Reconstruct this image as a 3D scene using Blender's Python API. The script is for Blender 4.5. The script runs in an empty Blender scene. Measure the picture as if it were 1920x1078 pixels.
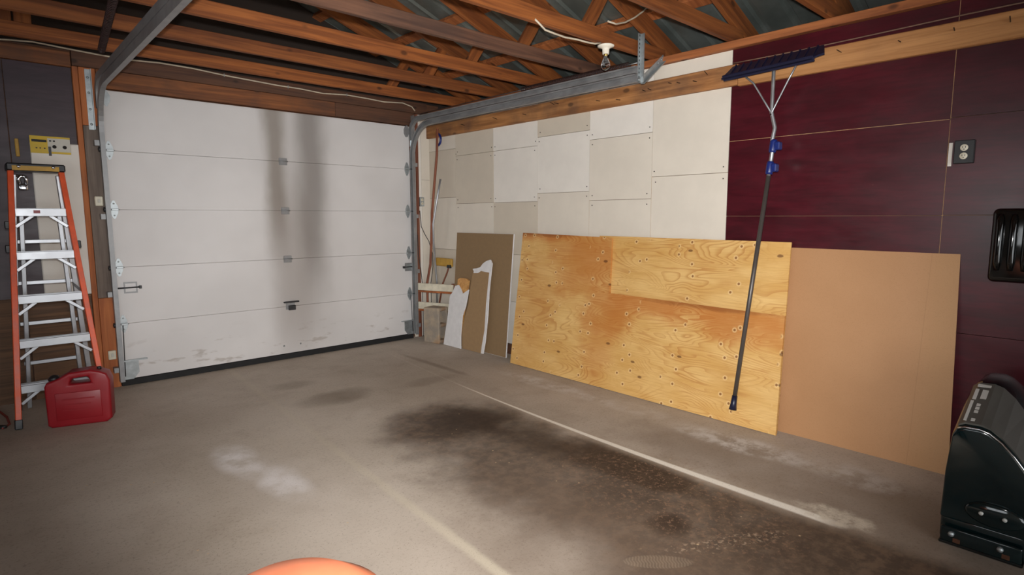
import bpy, bmesh, math, random
from mathutils import Vector, Matrix
random.seed(7)

# ------------------------------------------------------------------ camera, world, flash, exposure
F_PX, YAW, PITCH, ROLL, CAM_Z = 1090.34, 0.744977, -0.120531, -0.002423, 1.3395
D, W, FW = 5.447, 3.815, 5.50          # door face, right wall face, front wall face
sc = bpy.context.scene
col = sc.collection
cam_d = bpy.data.cameras.new('camera')
cam_d.sensor_width = 36.0
cam_d.lens = F_PX / 1920 * 36.0
cam_d.clip_start = 0.02
cam = bpy.data.objects.new('camera', cam_d)
col.objects.link(cam)
CAM_M = Matrix.Translation((0, 0, CAM_Z)) @ Matrix.Rotation(-YAW, 4, 'Z') @ Matrix.Rotation(math.pi/2 + PITCH, 4, 'X') @ Matrix.Rotation(ROLL, 4, 'Z')
cam.matrix_world = CAM_M
sc.camera = cam

world = bpy.data.worlds.new('world')
sc.world = world
world.use_nodes = True
world.node_tree.nodes['Background'].inputs[0].default_value = (0.93, 0.97, 1.0, 1)
world.node_tree.nodes['Background'].inputs[1].default_value = 3.6

fl = bpy.data.lights.new('camera_flash', 'SPOT')     # the flash on top of the camera
fl.energy = 540
fl.spot_size = math.radians(91)
fl.spot_blend = 0.75
fl.shadow_soft_size = 0.03
fl.color = (1.0, 0.98, 0.955)
flo = bpy.data.objects.new('camera_flash', fl)
col.objects.link(flo)
flo.matrix_world = CAM_M @ Matrix.Translation((-0.01, 0.13, -0.02))

sc.view_settings.view_transform = 'Standard'
sc.view_settings.look = 'None'
sc.view_settings.gamma = 1.0
sc.view_settings.use_curve_mapping = False
sc.view_settings.exposure = 0.0

# ------------------------------------------------------------------ helpers
def at(px, py, ax, val):
    """photo pixel -> point on the plane axis=val (a direction only; the plane gives the distance)"""
    d = CAM_M.to_3x3() @ Vector(((px-960)/F_PX, -(py-539)/F_PX, -1))
    c = Vector((0, 0, CAM_Z))
    return c + d * ((val - c[ax]) / d[ax])

def lin(r, g, b):
    f = lambda c: ((c/255)/12.92 if c/255 <= .04045 else ((c/255+.055)/1.055)**2.4)
    return (f(r), f(g), f(b), 1)

WM = {}
class MB:
    def __init__(s): s.v = []; s.f = []; s.sm = []
    def add(s, vs, fs, smooth=False):
        n = len(s.v); s.v += [Vector(v) for v in vs]
        s.f += [[i+n for i in f] for f in fs]; s.sm += [smooth]*len(fs)
        return s
    def box(s, x0, x1, y0, y1, z0, z1):
        return s.obox(Matrix.Identity(4), x0, x1, y0, y1, z0, z1)
    def obox(s, M, x0, x1, y0, y1, z0, z1):
        vs = [M @ Vector((x, y, z)) for x in (x0, x1) for y in (y0, y1) for z in (z0, z1)]
        return s.add(vs, [(0,1,3,2),(4,6,7,5),(0,4,5,1),(2,3,7,6),(0,2,6,4),(1,5,7,3)])
    def tube(s, pts, r, n=8, smooth=True):
        pts = [Vector(p) for p in pts]
        rs = r if isinstance(r, (list, tuple)) else [r]*len(pts)
        t0 = (pts[1]-pts[0]).normalized()
        u = t0.orthogonal().normalized()
        vs = []
        for i, p in enumerate(pts):
            t = (pts[min(i+1, len(pts)-1)]-pts[max(i-1, 0)]).normalized()
            u = (u - t*u.dot(t)).normalized(); w = t.cross(u)
            for k in range(n):
                a = 2*math.pi*k/n
                vs.append(p + (u*math.cos(a)+w*math.sin(a))*rs[i])
        fs = []
        for i in range(len(pts)-1):
            for k in range(n):
                k2 = (k+1) % n
                fs.append((i*n+k, i*n+k2, (i+1)*n+k2, (i+1)*n+k))
        s.add(vs, fs, smooth)
        m = len(s.v)-len(vs)
        s.f.append([m+k for k in range(n)][::-1]); s.sm.append(False)
        s.f.append([m+(len(pts)-1)*n+k for k in range(n)]); s.sm.append(False)
        return s
    def lathe(s, prof, M=Matrix.Identity(4), n=20, smooth=True):
        vs = []; fs = []
        for (r, z) in prof:
            for k in range(n):
                a = 2*math.pi*k/n
                vs.append(M @ Vector((max(r, 1e-4)*math.cos(a), max(r, 1e-4)*math.sin(a), z)))
        for i in range(len(prof)-1):
            for k in range(n):
                k2 = (k+1) % n
                fs.append((i*n+k, i*n+k2, (i+1)*n+k2, (i+1)*n+k))
        fs.append(tuple(range(n))[::-1]); fs.append(tuple((len(prof)-1)*n+k for k in range(n)))
        return s.add(vs, fs, smooth)
    def prism(s, poly, t0, t1, M=Matrix.Identity(4)):
        """polygon in local XY, extruded along local Z from t0 to t1"""
        n = len(poly)
        vs = [M @ Vector((a, b, t0)) for a, b in poly] + [M @ Vector((a, b, t1)) for a, b in poly]
        fs = [tuple(range(n))[::-1], tuple(range(n, 2*n))] + [(i, (i+1) % n, n+(i+1) % n, n+i) for i in range(n)]
        return s.add(vs, fs)
    def sweep(s, prof, path, side):
        """profile (a along 'side', b along the path normal) swept along a planar path"""
        side = Vector(side); path = [Vector(p) for p in path]; n = len(prof); vs = []; fs = []
        for i, p in enumerate(path):
            t = (path[min(i+1, len(path)-1)]-path[max(i-1, 0)]).normalized()
            nn = side.cross(t).normalized()
            vs += [p + side*a + nn*b for a, b in prof]
        for i in range(len(path)-1):
            for k in range(n):
                k2 = (k+1) % n
                fs.append((i*n+k, i*n+k2, (i+1)*n+k2, (i+1)*n+k))
        fs.append(tuple(range(n))[::-1]); fs.append(tuple((len(path)-1)*n+k for k in range(n)))
        return s.add(vs, fs)
    def build(s, name, mat, parent=None, bevel=0, M=None, seg=1, smooth=False):
        """verts are world coords unless M (then local to M); origin goes to the base centre"""
        if M is None:
            lo = [min(v[i] for v in s.v) for i in range(3)]; hi = [max(v[i] for v in s.v) for i in range(3)]
            o0 = Vector(((lo[0]+hi[0])/2, (lo[1]+hi[1])/2, lo[2]))
            M = Matrix.Translation(o0); vs = [v-o0 for v in s.v]
        else: vs = s.v
        me = bpy.data.meshes.new(name)
        me.from_pydata([tuple(v) for v in vs], [], s.f)
        bm = bmesh.new(); bm.from_mesh(me)
        for f, q in zip(bm.faces, s.sm): f.smooth = q or smooth
        bmesh.ops.recalc_face_normals(bm, faces=bm.faces)
        if bevel:
            es = [e for e in bm.edges if len(e.link_faces) == 2 and e.calc_face_angle(0) > .5]
            bmesh.ops.bevel(bm, geom=es, offset=bevel, segments=seg, affect='EDGES', profile=.5, clamp_overlap=True)
            if seg > 1:
                for f in bm.faces: f.smooth = True
        bm.to_mesh(me); bm.free()
        me.materials.append(MAT[mat] if isinstance(mat, str) else mat)
        return link(name, me, M, parent)

def link(name, me, M, parent):
    o = bpy.data.objects.new(name, me); col.objects.link(o)
    if parent is not None:
        o.parent = parent; o.matrix_basis = WM[parent].inverted() @ M
    else: o.matrix_basis = M
    WM[o] = M.copy()
    return o
def piece(src, name, M, parent):      # alike piece that shares mesh data
    return link(name, src.data, M, parent)
def empty(name, loc):
    o = bpy.data.objects.new(name, None); col.objects.link(o); o.empty_display_size = .1
    o.location = loc; WM[o] = Matrix.Translation(loc)
    return o
def tag(o, label, cat, group=None):
    o['label'] = label; o['category'] = cat
    if group: o['group'] = group
    return o
def struct(o, label=None):
    o['kind'] = 'structure'
    if label: o['label'] = label
    return o
def frame(o, x, y):
    """matrix with origin o, x axis, y approx axis"""
    x = Vector(x).normalized(); y = Vector(y); y = (y-x*y.dot(x)).normalized(); z = x.cross(y)
    return Matrix(((x.x, y.x, z.x, o[0]), (x.y, y.y, z.y, o[1]), (x.z, y.z, z.z, o[2]), (0, 0, 0, 1)))
def beam(name, p0, p1, w, h, mat, parent, up=(0, 0, 1), bevel=.003):
    """board from p0 to p1 (axis through its bottom centre), h tall along 'up', w thick"""
    p0 = Vector(p0); p1 = Vector(p1); L = (p1-p0).length
    x = (p1-p0).normalized(); z = Vector(up); z = (z-x*z.dot(x)).normalized(); y = z.cross(x)
    M = frame(p0, x, y)
    return MB().box(0, L, -w/2, w/2, 0, h).build(name, mat, parent, bevel, M)

# ------------------------------------------------------------------ materials
class NT:
    def __init__(s, name):
        s.m = bpy.data.materials.new(name); s.m.use_nodes = True
        s.t = s.m.node_tree; s.n = s.t.nodes; s.b = s.n['Principled BSDF']
    def put(s, sock, v):
        if isinstance(v, bpy.types.NodeSocket): s.t.links.new(v, sock)
        elif isinstance(v, (tuple, list)) and len(v) == 4 and sock.type == 'VECTOR': sock.default_value = v[:3]
        else: sock.default_value = v
    def pos(s): return s.n.new('ShaderNodeNewGeometry').outputs['Position']
    def obj(s): return s.n.new('ShaderNodeTexCoord').outputs['Object']
    def rnd(s): return s.n.new('ShaderNodeObjectInfo').outputs['Random']
    def math(s, op, a, b=0, c=0, clamp=False):
        n = s.n.new('ShaderNodeMath'); n.operation = op; n.use_clamp = clamp
        for i, v in enumerate((a, b, c)): s.put(n.inputs[i], v)
        return n.outputs[0]
    def mapr(s, v, a, b, c=0, d=1, smooth=True):
        n = s.n.new('ShaderNodeMapRange'); n.interpolation_type = 'SMOOTHSTEP' if smooth else 'LINEAR'
        for i, q in enumerate((v, a, b, c, d)): s.put(n.inputs[i], q)
        return n.outputs[0]
    def sep(s, v):
        n = s.n.new('ShaderNodeSeparateXYZ'); s.put(n.inputs[0], v); return n.outputs
    def vmap(s, v, scale=(1, 1, 1), loc=(0, 0, 0)):
        n = s.n.new('ShaderNodeMapping'); s.put(n.inputs[0], v); s.put(n.inputs[1], loc); s.put(n.inputs[3], scale); return n.outputs[0]
    def vadd(s, a, b):
        n = s.n.new('ShaderNodeVectorMath'); s.put(n.inputs[0], a); s.put(n.inputs[1], b); return n.outputs[0]
    def noise(s, v, sc, det=3, rough=.55, dist=0):
        n = s.n.new('ShaderNodeTexNoise'); s.put(n.inputs['Vector'], v); n.inputs['Scale'].default_value = sc
        n.inputs['Detail'].default_value = det; n.inputs['Roughness'].default_value = rough; n.inputs['Distortion'].default_value = dist
        return n.outputs[0]
    def voro(s, v, sc, rnd=1.0):
        n = s.n.new('ShaderNodeTexVoronoi'); s.put(n.inputs['Vector'], v); n.inputs['Scale'].default_value = sc
        n.inputs['Randomness'].default_value = rnd
        return n.outputs[0]
    def mix(s, f, a, b, mode='MIX'):
        n = s.n.new('ShaderNodeMix'); n.data_type = 'RGBA'; n.blend_type = mode
        s.put(n.inputs[0], f); s.put(n.inputs[6], a); s.put(n.inputs[7], b); return n.outputs[2]
    def bump(s, h, st=.3, dist=.01):
        n = s.n.new('ShaderNodeBump'); n.inputs['Strength'].default_value = st; n.inputs['Distance'].default_value = dist
        s.put(n.inputs['Height'], h); s.put(s.b.inputs['Normal'], n.outputs[0])
    def done(s, color, rough=.6, metal=0, spec=None):
        s.put(s.b.inputs['Base Color'], color); s.put(s.b.inputs['Roughness'], rough); s.put(s.b.inputs['Metallic'], metal)
        if spec is not None: s.b.inputs['Specular IOR Level'].default_value = spec
        MAT[s.m.name] = s.m
        return s.m
MAT = {}
def simple(name, c, rough=.5, metal=0, var=.12, sc=14, bump=0, spec=None):
    m = NT(name); p = m.obj(); k = m.noise(p, sc, 4)
    c1 = tuple(x*(1-var) for x in c[:3])+(1,); c2 = tuple(min(1, x*(1+var)) for x in c[:3])+(1,)
    if bump: m.bump(m.noise(p, sc*6, 3), bump, .004)
    return m.done(m.mix(m.mapr(k, .3, .7), c1, c2), m.mapr(k, .25, .75, max(.03, rough-.06), rough+.06), metal, spec)

def wood(name, c_lo, c_hi, axis=0, rough=.7, knots=True, dirt=0.0):
    m = NT(name); p = m.obj()
    r = m.math('MULTIPLY', m.rnd(), 37.0)
    cb = m.n.new('ShaderNodeCombineXYZ')
    for i in range(3): m.put(cb.inputs[i], r)
    p = m.vadd(p, cb.outputs[0])
    sc = [14, 14, 14]; sc[axis] = .8
    g = m.noise(m.vmap(p, tuple(sc)), 1.6, 5, .6, .8)
    sc2 = [90, 90, 90]; sc2[axis] = 2.0
    fine = m.noise(m.vmap(p, tuple(sc2)), 1.0, 3)
    base = m.mix(m.mapr(g, .3, .7), c_lo, c_hi)
    base = m.mix(m.mapr(fine, .45, .75, 0, .35), base, tuple(x*.6 for x in c_lo[:3])+(1,))
    if knots:
        k = m.voro(m.vmap(p, tuple(3.2 if i == axis else 6 for i in range(3))), 1.0)
        base = m.mix(m.mapr(k, .06, .13, .75, 0), base, tuple(x*.25 for x in c_lo[:3])+(1,))
    if dirt:
        dn = m.noise(p, 2.3, 4)
        base = m.mix(m.mapr(dn, .45, .7, 0, dirt), base, lin(70, 55, 48))
    rv = m.mapr(m.rnd(), 0, 1, .82, 1.12, False)
    cc = m.n.new('ShaderNodeCombineXYZ')
    for i in range(3): m.put(cc.inputs[i], rv)
    base = m.mix(1.0, base, cc.outputs[0], 'MULTIPLY')
    m.bump(g, .15, .004)
    return m.done(base, rough)

wood('rafter_wood', lin(108, 56, 22), lin(158, 92, 42), 0)
wood('rafter_wood_dark', lin(84, 56, 44), lin(118, 82, 62), 0, dirt=.5)
wood('wood_y', lin(136, 76, 40), lin(184, 112, 62), 1)
wood('ledger_old', lin(136, 88, 48), lin(186, 130, 78), 1, dirt=.55)
wood('ledger_new', lin(172, 116, 66), lin(204, 146, 90), 1, dirt=.12)
wood('header_wood', lin(112, 66, 38), lin(160, 98, 54), 0, dirt=.5)
wood('header_dark', lin(82, 54, 40), lin(112, 74, 52), 0, dirt=.4)
wood('jamb_wood', lin(168, 92, 48), lin(200, 120, 66), 2, dirt=.35)
wood('jamb_grey', lin(104, 90, 80), lin(132, 116, 104), 2, knots=False, dirt=.4)
wood('stick_wood', lin(112, 62, 44), lin(150, 92, 66), 2, knots=False)
wood('block_wood', lin(196, 140, 80), lin(222, 170, 104), 2, knots=False)
wood('brown_ply', lin(84, 60, 42), lin(122, 88, 60), 0, dirt=.3)
simple('white_panel_a', lin(234, 228, 219), .6, var=.03, sc=5)
simple('white_panel_b', lin(224, 215, 201), .6, var=.03, sc=5)
simple('white_panel_c', lin(210, 199, 182), .6, var=.03, sc=5)
simple('raw_edge', lin(176, 140, 100), .8, 0, .3, 30)
simple('gable_dark', lin(50, 40, 34), .9)
simple('wall_core', lin(120, 90, 66), .8)
simple('plain_wall', lin(150, 140, 128), .8, var=.05, sc=3)
simple('galvanised', lin(176, 182, 184), .42, .75, .15, 20)
simple('track_steel', lin(150, 151, 152), .5, .5, .15, 9)
simple('dark_steel', lin(66, 66, 68), .5, .6, .2, 20)
simple('spring_steel', lin(62, 44, 42), .55, .5, .2, 30)
simple('aluminium', lin(180, 182, 186), .42, .85, .08, 12)
simple('chrome', lin(225, 228, 232), .12, 1.0, .03)
simple('orange_fibreglass', lin(222, 84, 34), .42, 0, .1, 18)
simple('black_plastic', lin(26, 26, 28), .45)
simple('red_plastic', lin(142, 16, 28), .42, 0, .06, 10)
simple('rubber', lin(24, 24, 25), .75)
simple('blue_plastic', lin(26, 42, 110), .35)
simple('blue_black', lin(22, 26, 52), .38)
simple('pole_grey', lin(84, 78, 74), .35, .3, .08)
simple('green_gloss', lin(7, 24, 26), .1, 0, .2, 4, spec=.7)
simple('black_gloss', lin(12, 13, 13), .1, 0, .2, 6, spec=.7)
simple('silver_decal', lin(100, 98, 92), .4, .35, .06)
simple('print_grey', lin(196, 194, 188), .5, .1, .03)
simple('yellow_paint', lin(214, 178, 26), .5, 0, .06)
simple('label_white', lin(206, 202, 190), .5, 0, .04)
simple('print_black', lin(30, 26, 22), .6)
simple('cable_white', lin(205, 192, 170), .5)
simple('wire_brown', lin(128, 100, 82), .6)
simple('cable_grey', lin(150, 140, 126), .6)
simple('porcelain', lin(236, 230, 214), .2, 0, .02)
simple('brass', lin(190, 150, 80), .3, .9)
simple('orange_cowl', lin(236, 138, 98), .4, 0, .1, 6)
simple('yellow_wood', lin(190, 148, 62), .6)
simple('ivory', lin(222, 214, 192), .4)
simple('gypsum', lin(228, 226, 226), .85, 0, .04, 20, .3)
simple('pink_gypsum', lin(214, 196, 188), .9, 0, .08, 30, .5)
simple('paper_tan', lin(158, 128, 92), .85, 0, .05, 30)
simple('paper_brown', lin(140, 114, 82), .85, 0, .05, 30)
simple('rust', lin(84, 48, 28), .7, .3, .3, 40)
simple('red_cord', lin(140, 46, 36), .5)
simple('nail', lin(52, 42, 36), .5, .6)
simple('outdoor_ground', lin(120, 118, 112), .9)

def m_hardboard():
    m = NT('hardboard'); p = m.obj()
    n = m.noise(p, 3, 4); s = m.noise(p, 260, 2)
    c = m.mix(m.mapr(n, .3, .7), lin(176, 130, 88), lin(181, 135, 93))
    x, y, z = m.sep(p)
    c = m.mix(m.mapr(m.math('ABSOLUTE', m.math('SUBTRACT', x, 1.03)), .001, .003, .35, 0), c, lin(150, 106, 70))
    c = m.mix(m.mapr(x, .95, 1.12, 0, .35), c, lin(172, 132, 84))
    c = m.mix(m.mapr(s, .5, .75, 0, .25), c, lin(140, 98, 62))
    m.done(c, .55)
m_hardboard()

def m_ply(name='plywood', shade=1.0):
    m = NT(name); p = m.obj()                  # local x along the length, y up the sheet
    x, y, z = m.sep(p)
    cb = m.n.new('ShaderNodeCombineXYZ'); m.put(cb.inputs[0], x); m.put(cb.inputs[1], y); q = cb.outputs[0]
    if shade != 1.0: q = m.vadd(q, (3.3, 1.7, 0))
    def v2(v, sc, rnd):
        n = m.n.new('ShaderNodeTexVoronoi'); n.voronoi_dimensions = '2D'; m.put(n.inputs['Vector'], v)
        n.inputs['Scale'].default_value = sc; n.inputs['Randomness'].default_value = rnd
        return n.outputs[0]
    kn = v2(m.vmap(q, (1.5, 3.1, 1)), 1.0, 1.0)
    h = m.noise(m.vmap(q, (.62, 2.4, 1)), 1.5, 2.2, .5, .9)
    h = m.math('ADD', h, m.math('MULTIPLY', m.mapr(kn, 0, .3, 1, 0), .07))
    r = m.math('FRACT', m.math('MULTIPLY', h, 30))
    line = m.mapr(r, .0, .55, 1, 0)
    line = m.math('MULTIPLY', line, m.mapr(m.noise(q, 1.9, 3), .4, .6, .12, 1))
    c = m.mix(m.mapr(m.noise(m.vmap(q, (1, 3, 1)), 2.2, 4), .3, .7), lin(212, 164, 92), lin(230, 190, 122))
    c = m.mix(m.math('MULTIPLY', line, .55), c, lin(178, 110, 44))
    fib = m.noise(m.vmap(q, (4, 130, 1)), 1, 3)
    c = m.mix(m.mapr(fib, .42, .75, 0, .3), c, lin(184, 122, 58))
    wob = m.math('ADD', m.math('SUBTRACT', m.noise(q, 2.4, 5, .6), .5), m.math('MULTIPLY', m.math('SUBTRACT', r, .5), .12))
    def blob(cx, cy, rx, ry, amt):
        d = m.math('ADD', m.math('POWER', m.math('DIVIDE', m.math('SUBTRACT', x, cx), rx), 2), m.math('POWER', m.math('DIVIDE', m.math('SUBTRACT', y, cy), ry), 2))
        return m.mapr(m.math('ADD', d, m.math('MULTIPLY', wob, 2.4)), .0, 1.2, amt, 0)
    if shade == 1.0:                           # weathering: upper left, below the sawn corner, down the middle
        st = None
        for b in ((.75, 1.02, .5, .4, .8), (.3, 1.21, .6, .1, 1.0), (1.5, .74, 1.1, .17, .95), (1.0, .62, .34, .34, .85), (.98, .36, .2, .36, .5), (2.2, .68, .45, .2, .9), (.2, .6, .3, .6, .25)):
            k = blob(*b); st = k if st is None else m.math('MAXIMUM', st, k)
        c = m.mix(m.math('MULTIPLY', st, .8), c, lin(186, 106, 36))
        dk = m.math('MAXIMUM', blob(.25, 1.22, .5, .05, .7), blob(1.9, .735, .6, .03, .6))
        c = m.mix(dk, c, lin(130, 66, 22))
    # fastener dents in rows over the old stud lines, dark knots
    dots = v2(q, 8.5, .8)
    sx = m.math('ABSOLUTE', m.math('SUBTRACT', m.math('FRACT', m.math('ADD', m.math('DIVIDE', x, .407), .42)), .5))
    near = m.mapr(sx, .17, .22, 1, 0)
    c = m.mix(m.math('MULTIPLY', near, m.mapr(dots, .1, .18, .6, 0)), c, lin(240, 208, 150))
    c = m.mix(m.math('MULTIPLY', near, m.mapr(dots, .055, .09, .9, 0)), c, lin(136, 82, 36))
    c = m.mix(m.mapr(m.math('ADD', kn, m.math('MULTIPLY', wob, .03)), .022, .036, .75, 0), c, lin(96, 50, 20))
    m.done(c, .55)
m_ply(); m_ply('plywood_pale', .9)

def m_maroon(name, lo, hi, rough):
    m = NT(name); p = m.pos()
    g = m.noise(m.vmap(p, (1.6, 1.6, 6)), 1.6, 6, .65, .3)
    c = m.mix(m.mapr(g, .3, .7), lo, hi)
    g2 = m.noise(m.vmap(p, (5, 5, 60)), 1.0, 4, .6)
    c = m.mix(m.mapr(g2, .4, .75, 0, .4), c, tuple(x*.45 for x in lo[:3])+(1,))
    n3 = m.noise(m.vmap(p, (1, 1, 2.5)), 4, 5, .65)
    c = m.mix(m.mapr(n3, .5, .8, 0, .3), c, tuple(x*.4 for x in lo[:3])+(1,))
    ch = m.voro(p, 7); cn = m.noise(p, 2.0, 2)
    c = m.mix(m.math('MULTIPLY', m.mapr(ch, .03, .045, 1, 0), m.mapr(cn, .5, .58)), c, lin(190, 150, 112))
    m.bump(g2, .05, .003)
    m.done(c, m.mapr(n3, .3, .7, rough-.02, rough+.05), 0, .5)
m_maroon('maroon', lin(60, 13, 22), lin(80, 20, 31), .3)
m_maroon('maroon_wall', lin(52, 34, 42), lin(66, 46, 54), .42)

def m_door():
    m = NT('door_white'); p = m.pos(); x, y, z = m.sep(p)
    c = m.mix(m.mapr(m.noise(p, 1.5, 3), .3, .7), lin(211, 208, 207), lin(221, 218, 217))
    w = m.math('MULTIPLY', m.math('SUBTRACT', m.noise(m.vmap(p, (2, 1, .8)), 1.6, 4), .5), .16)
    xx = m.math('ADD', x, w)
    def band(cx, hw, zlo, zhi, amt, f=.4):
        a = m.mapr(m.math('ABSOLUTE', m.math('SUBTRACT', xx, cx)), hw*.1, hw, amt, 0)
        b = m.math('MULTIPLY', m.mapr(z, zlo-f, zlo+f), m.mapr(z, zhi-f, zhi+f, 1, 0))
        return m.math('MULTIPLY', a, b)
    c = m.mix(band(2.07, .16, 1.15, 2.7, .62), c, lin(104, 88, 66))
    c = m.mix(band(2.42, .22, .75, 2.7, .62), c, lin(108, 100, 94))
    c = m.mix(band(2.2, .30, .1, 1.6, .38), c, lin(120, 104, 92))
    c = m.mix(band(2.3, .5, .0, 2.8, .2), c, lin(120, 110, 100))
    c = m.mix(m.math('MULTIPLY', m.mapr(m.noise(m.vmap(p, (3, 1, 9)), 1.8, 4), .58, .7, 0, .5), m.mapr(z, .15, .45, 1, 0)), c, lin(150, 136, 124))
    m.bump(m.noise(m.vmap(p, (1, 1, 40)), 3, 2), .05, .002)
    m.done(c, .45)
m_door()

def m_floor():
    m = NT('concrete_floor'); p = m.pos(); x, y, z = m.sep(p)
    n1 = m.noise(p, .9, 5); n2 = m.noise(p, 5, 5, .65); n3 = m.noise(p, 60, 3)
    c = m.mix(m.mapr(n1, .3, .7), lin(176, 162, 147), lin(198, 185, 171))
    c = m.mix(m.mapr(n2, .45, .75, 0, .35), c, lin(156, 140, 125))
    c = m.mix(m.mapr(n3, .5, .8, 0, .35), c, lin(110, 94, 80))
    wob = m.math('SUBTRACT', m.noise(p, 2.2, 5, .6), .5)
    wobf = m.math('SUBTRACT', m.noise(p, 9, 5, .65), .5)
    def blob(cx, cy, rx, ry, amt, edge=.2, ang=0, w=1.6, src=None):
        dx = m.math('SUBTRACT', x, cx); dy = m.math('SUBTRACT', y, cy)
        if ang:
            ca, sa = math.cos(ang), math.sin(ang)
            dx, dy = (m.math('ADD', m.math('MULTIPLY', dx, ca), m.math('MULTIPLY', dy, sa)),
                      m.math('SUBTRACT', m.math('MULTIPLY', dy, ca), m.math('MULTIPLY', dx, sa)))
        d = m.math('ADD', m.math('POWER', m.math('DIVIDE', dx, rx), 2), m.math('POWER', m.math('DIVIDE', dy, ry), 2))
        return m.mapr(m.math('ADD', d, m.math('MULTIPLY', src or wob, w)), edge, 1.15, amt, 0)
    def union(bs):
        k = None
        for b in bs: q = blob(*b); k = q if k is None else m.math('MAXIMUM', k, q)
        return k
    x1 = m.math('ADD', m.math('MULTIPLY', wobf, .035), m.math('ADD', 2.67, m.math('MULTIPLY', .0195, m.math('POWER', m.math('SUBTRACT', y, 1.3), 2))))   # saw cut with salt
    d1 = m.math('SUBTRACT', x, x1)
    side = m.mapr(d1, -.1, .06, 1, .25)
    # oil and dirt of the parking place
    oil = union(((2.22, 2.05, .68, 1.5, .8, .15), (2.25, 2.95, .62, .55, .88, .0), (2.5, 1.9, .3, .9, .9, .05), (2.15, 1.2, .6, .6, .85, .1), (2.5, .7, .8, .85, .88, .15)))
    c = m.mix(m.math('MULTIPLY', oil, side), c, m.mix(m.mapr(m.noise(p, 14, 5, .7), .4, .62), lin(64, 47, 36), lin(104, 82, 64)))
    dark = union(((2.36, 2.92, .36, .36, .75, .0), (2.42, 2.45, .24, .55, .65, .0), (2.5, 1.85, .26, .6, .75, .0), (2.13, 1.3, .14, .13, .9, .1), (2.25, 1.62, .34, .3, .55, .0), (2.4, 1.0, .4, .4, .4, .0)))
    c = m.mix(m.math('MULTIPLY', dark, side), c, lin(48, 35, 27))
    blotch = m.math('MULTIPLY', blob(2.35, 1.45, .5, .75, 1, .2), m.mapr(m.noise(p, 40, 5, .75, .5), .52, .62, 0, .6))
    c = m.mix(blotch, c, lin(146, 114, 92))
    c = m.mix(union(((1.9, 4.02, .34, .2, .5, .0), (1.8, 4.55, .2, .14, .3, .0), (2.65, 3.9, .3, .12, .25, 0), (3.0, 4.3, .05, .6, .45, .0))), c, lin(100, 84, 66))
    c = m.mix(union(((2.98, .9, .4, 1.5, .45, .1), (1.75, 1.5, .5, 1.0, .55, .0), (1.6, .7, .7, .7, .55, .0))), c, lin(104, 86, 72))  # broad browning, partly there to subdue the flash-bright near floor
    # pale drifts
    drift = m.mapr(m.noise(p, 5, 6, .65), .25, .65)
    c = m.mix(m.math('MULTIPLY', union(((.985, 3.3, .13, .34, 1.0, .0), (1.06, 2.88, .13, .3, 1.0, .0))), drift), c, lin(232, 226, 224))
    c = m.mix(blob(1.05, 2.9, .3, .7, .3, .0), c, lin(200, 188, 178))
    c = m.mix(union(((1.86, 3.55, .07, .16, .4, 0, -.8), (1.5, 3.9, .4, .5, .2, 0), (1.1, 2.1, .5, .6, .28, 0))), c, lin(206, 194, 182))
    x2 = m.math('ADD', 1.36, m.math('MULTIPLY', .055, m.math('SUBTRACT', y, 1.57)))
    d2 = m.math('ABSOLUTE', m.math('ADD', m.math('SUBTRACT', x, x2), m.math('MULTIPLY', wobf, .02)))
    c = m.mix(m.math('MULTIPLY', m.mapr(d2, .006, .04, .7, 0), m.mapr(y, 1.3, 3.4, 1, .3, False)), c, lin(206, 194, 172))
    wd = m.mapr(y, .9, 3.2, .026, .008, False)
    a1 = m.math('ABSOLUTE', m.math('ADD', d1, m.math('MULTIPLY', wobf, .03)))
    on = m.math('MULTIPLY', m.mapr(y, .74, .9), m.mapr(y, 3.2, 3.8, 1, .08))
    salt = m.math('MULTIPLY', m.mapr(m.math('DIVIDE', a1, wd), .7, 1.5, .92, 0), on)
    c = m.mix(m.math('MULTIPLY', m.mapr(m.math('DIVIDE', a1, wd), .5, 4.5, .4, 0), on), c, lin(176, 160, 142))
    c = m.mix(salt, c, lin(240, 233, 220))
    c = m.mix(m.math('MULTIPLY', blob(2.74, .84, .1, .18, .95, .1, 0, 2.2, wobf), m.mapr(m.noise(p, 16, 5, .7), .32, .6)), c, lin(206, 194, 176))
    c = m.mix(m.math('MULTIPLY', union(((3.3, 3.1, .12, .75, .95, 0), (3.24, 1.5, .14, .6, 1.0, 0, .0), (3.3, 2.4, .12, .6, .45, 0), (3.26, .95, .16, .3, .6, 0))), m.mapr(m.noise(p, 7, 5, .7), .38, .62)), c, lin(208, 202, 196))
    # dusty shoe print and scuffs
    dx = m.math('SUBTRACT', x, 1.86); dy = m.math('SUBTRACT', y, 1.18)
    uu = m.math('ADD', m.math('MULTIPLY', dx, .72), m.math('MULTIPLY', dy, -.69)); vv = m.math('ADD', m.math('MULTIPLY', dx, .69), m.math('MULTIPLY', dy, .72))
    el = m.math('ADD', m.math('POWER', m.math('DIVIDE', uu, .14), 2), m.math('POWER', m.math('DIVIDE', vv, .045), 2))
    wav = m.mapr(m.math('SINE', m.math('ADD', m.math('MULTIPLY', uu, 520), m.math('MULTIPLY', m.math('SINE', m.math('MULTIPLY', vv, 150)), 1.2))), -.4, .6, .06, .2)
    c = m.mix(m.math('MULTIPLY', m.mapr(el, .8, 1.05, 1, 0), wav), c, lin(196, 176, 150))
    c = m.mix(m.math('MULTIPLY', blob(2.2, 1.06, .32, .05, 1, .3, -.5), m.mapr(m.noise(p, 55, 3), .55, .62, 0, .6)), c, lin(176, 152, 128))
    pit = m.mapr(m.noise(p, 130, 2), .62, .7, 0, .4)
    c = m.mix(pit, c, lin(84, 70, 60))
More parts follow.
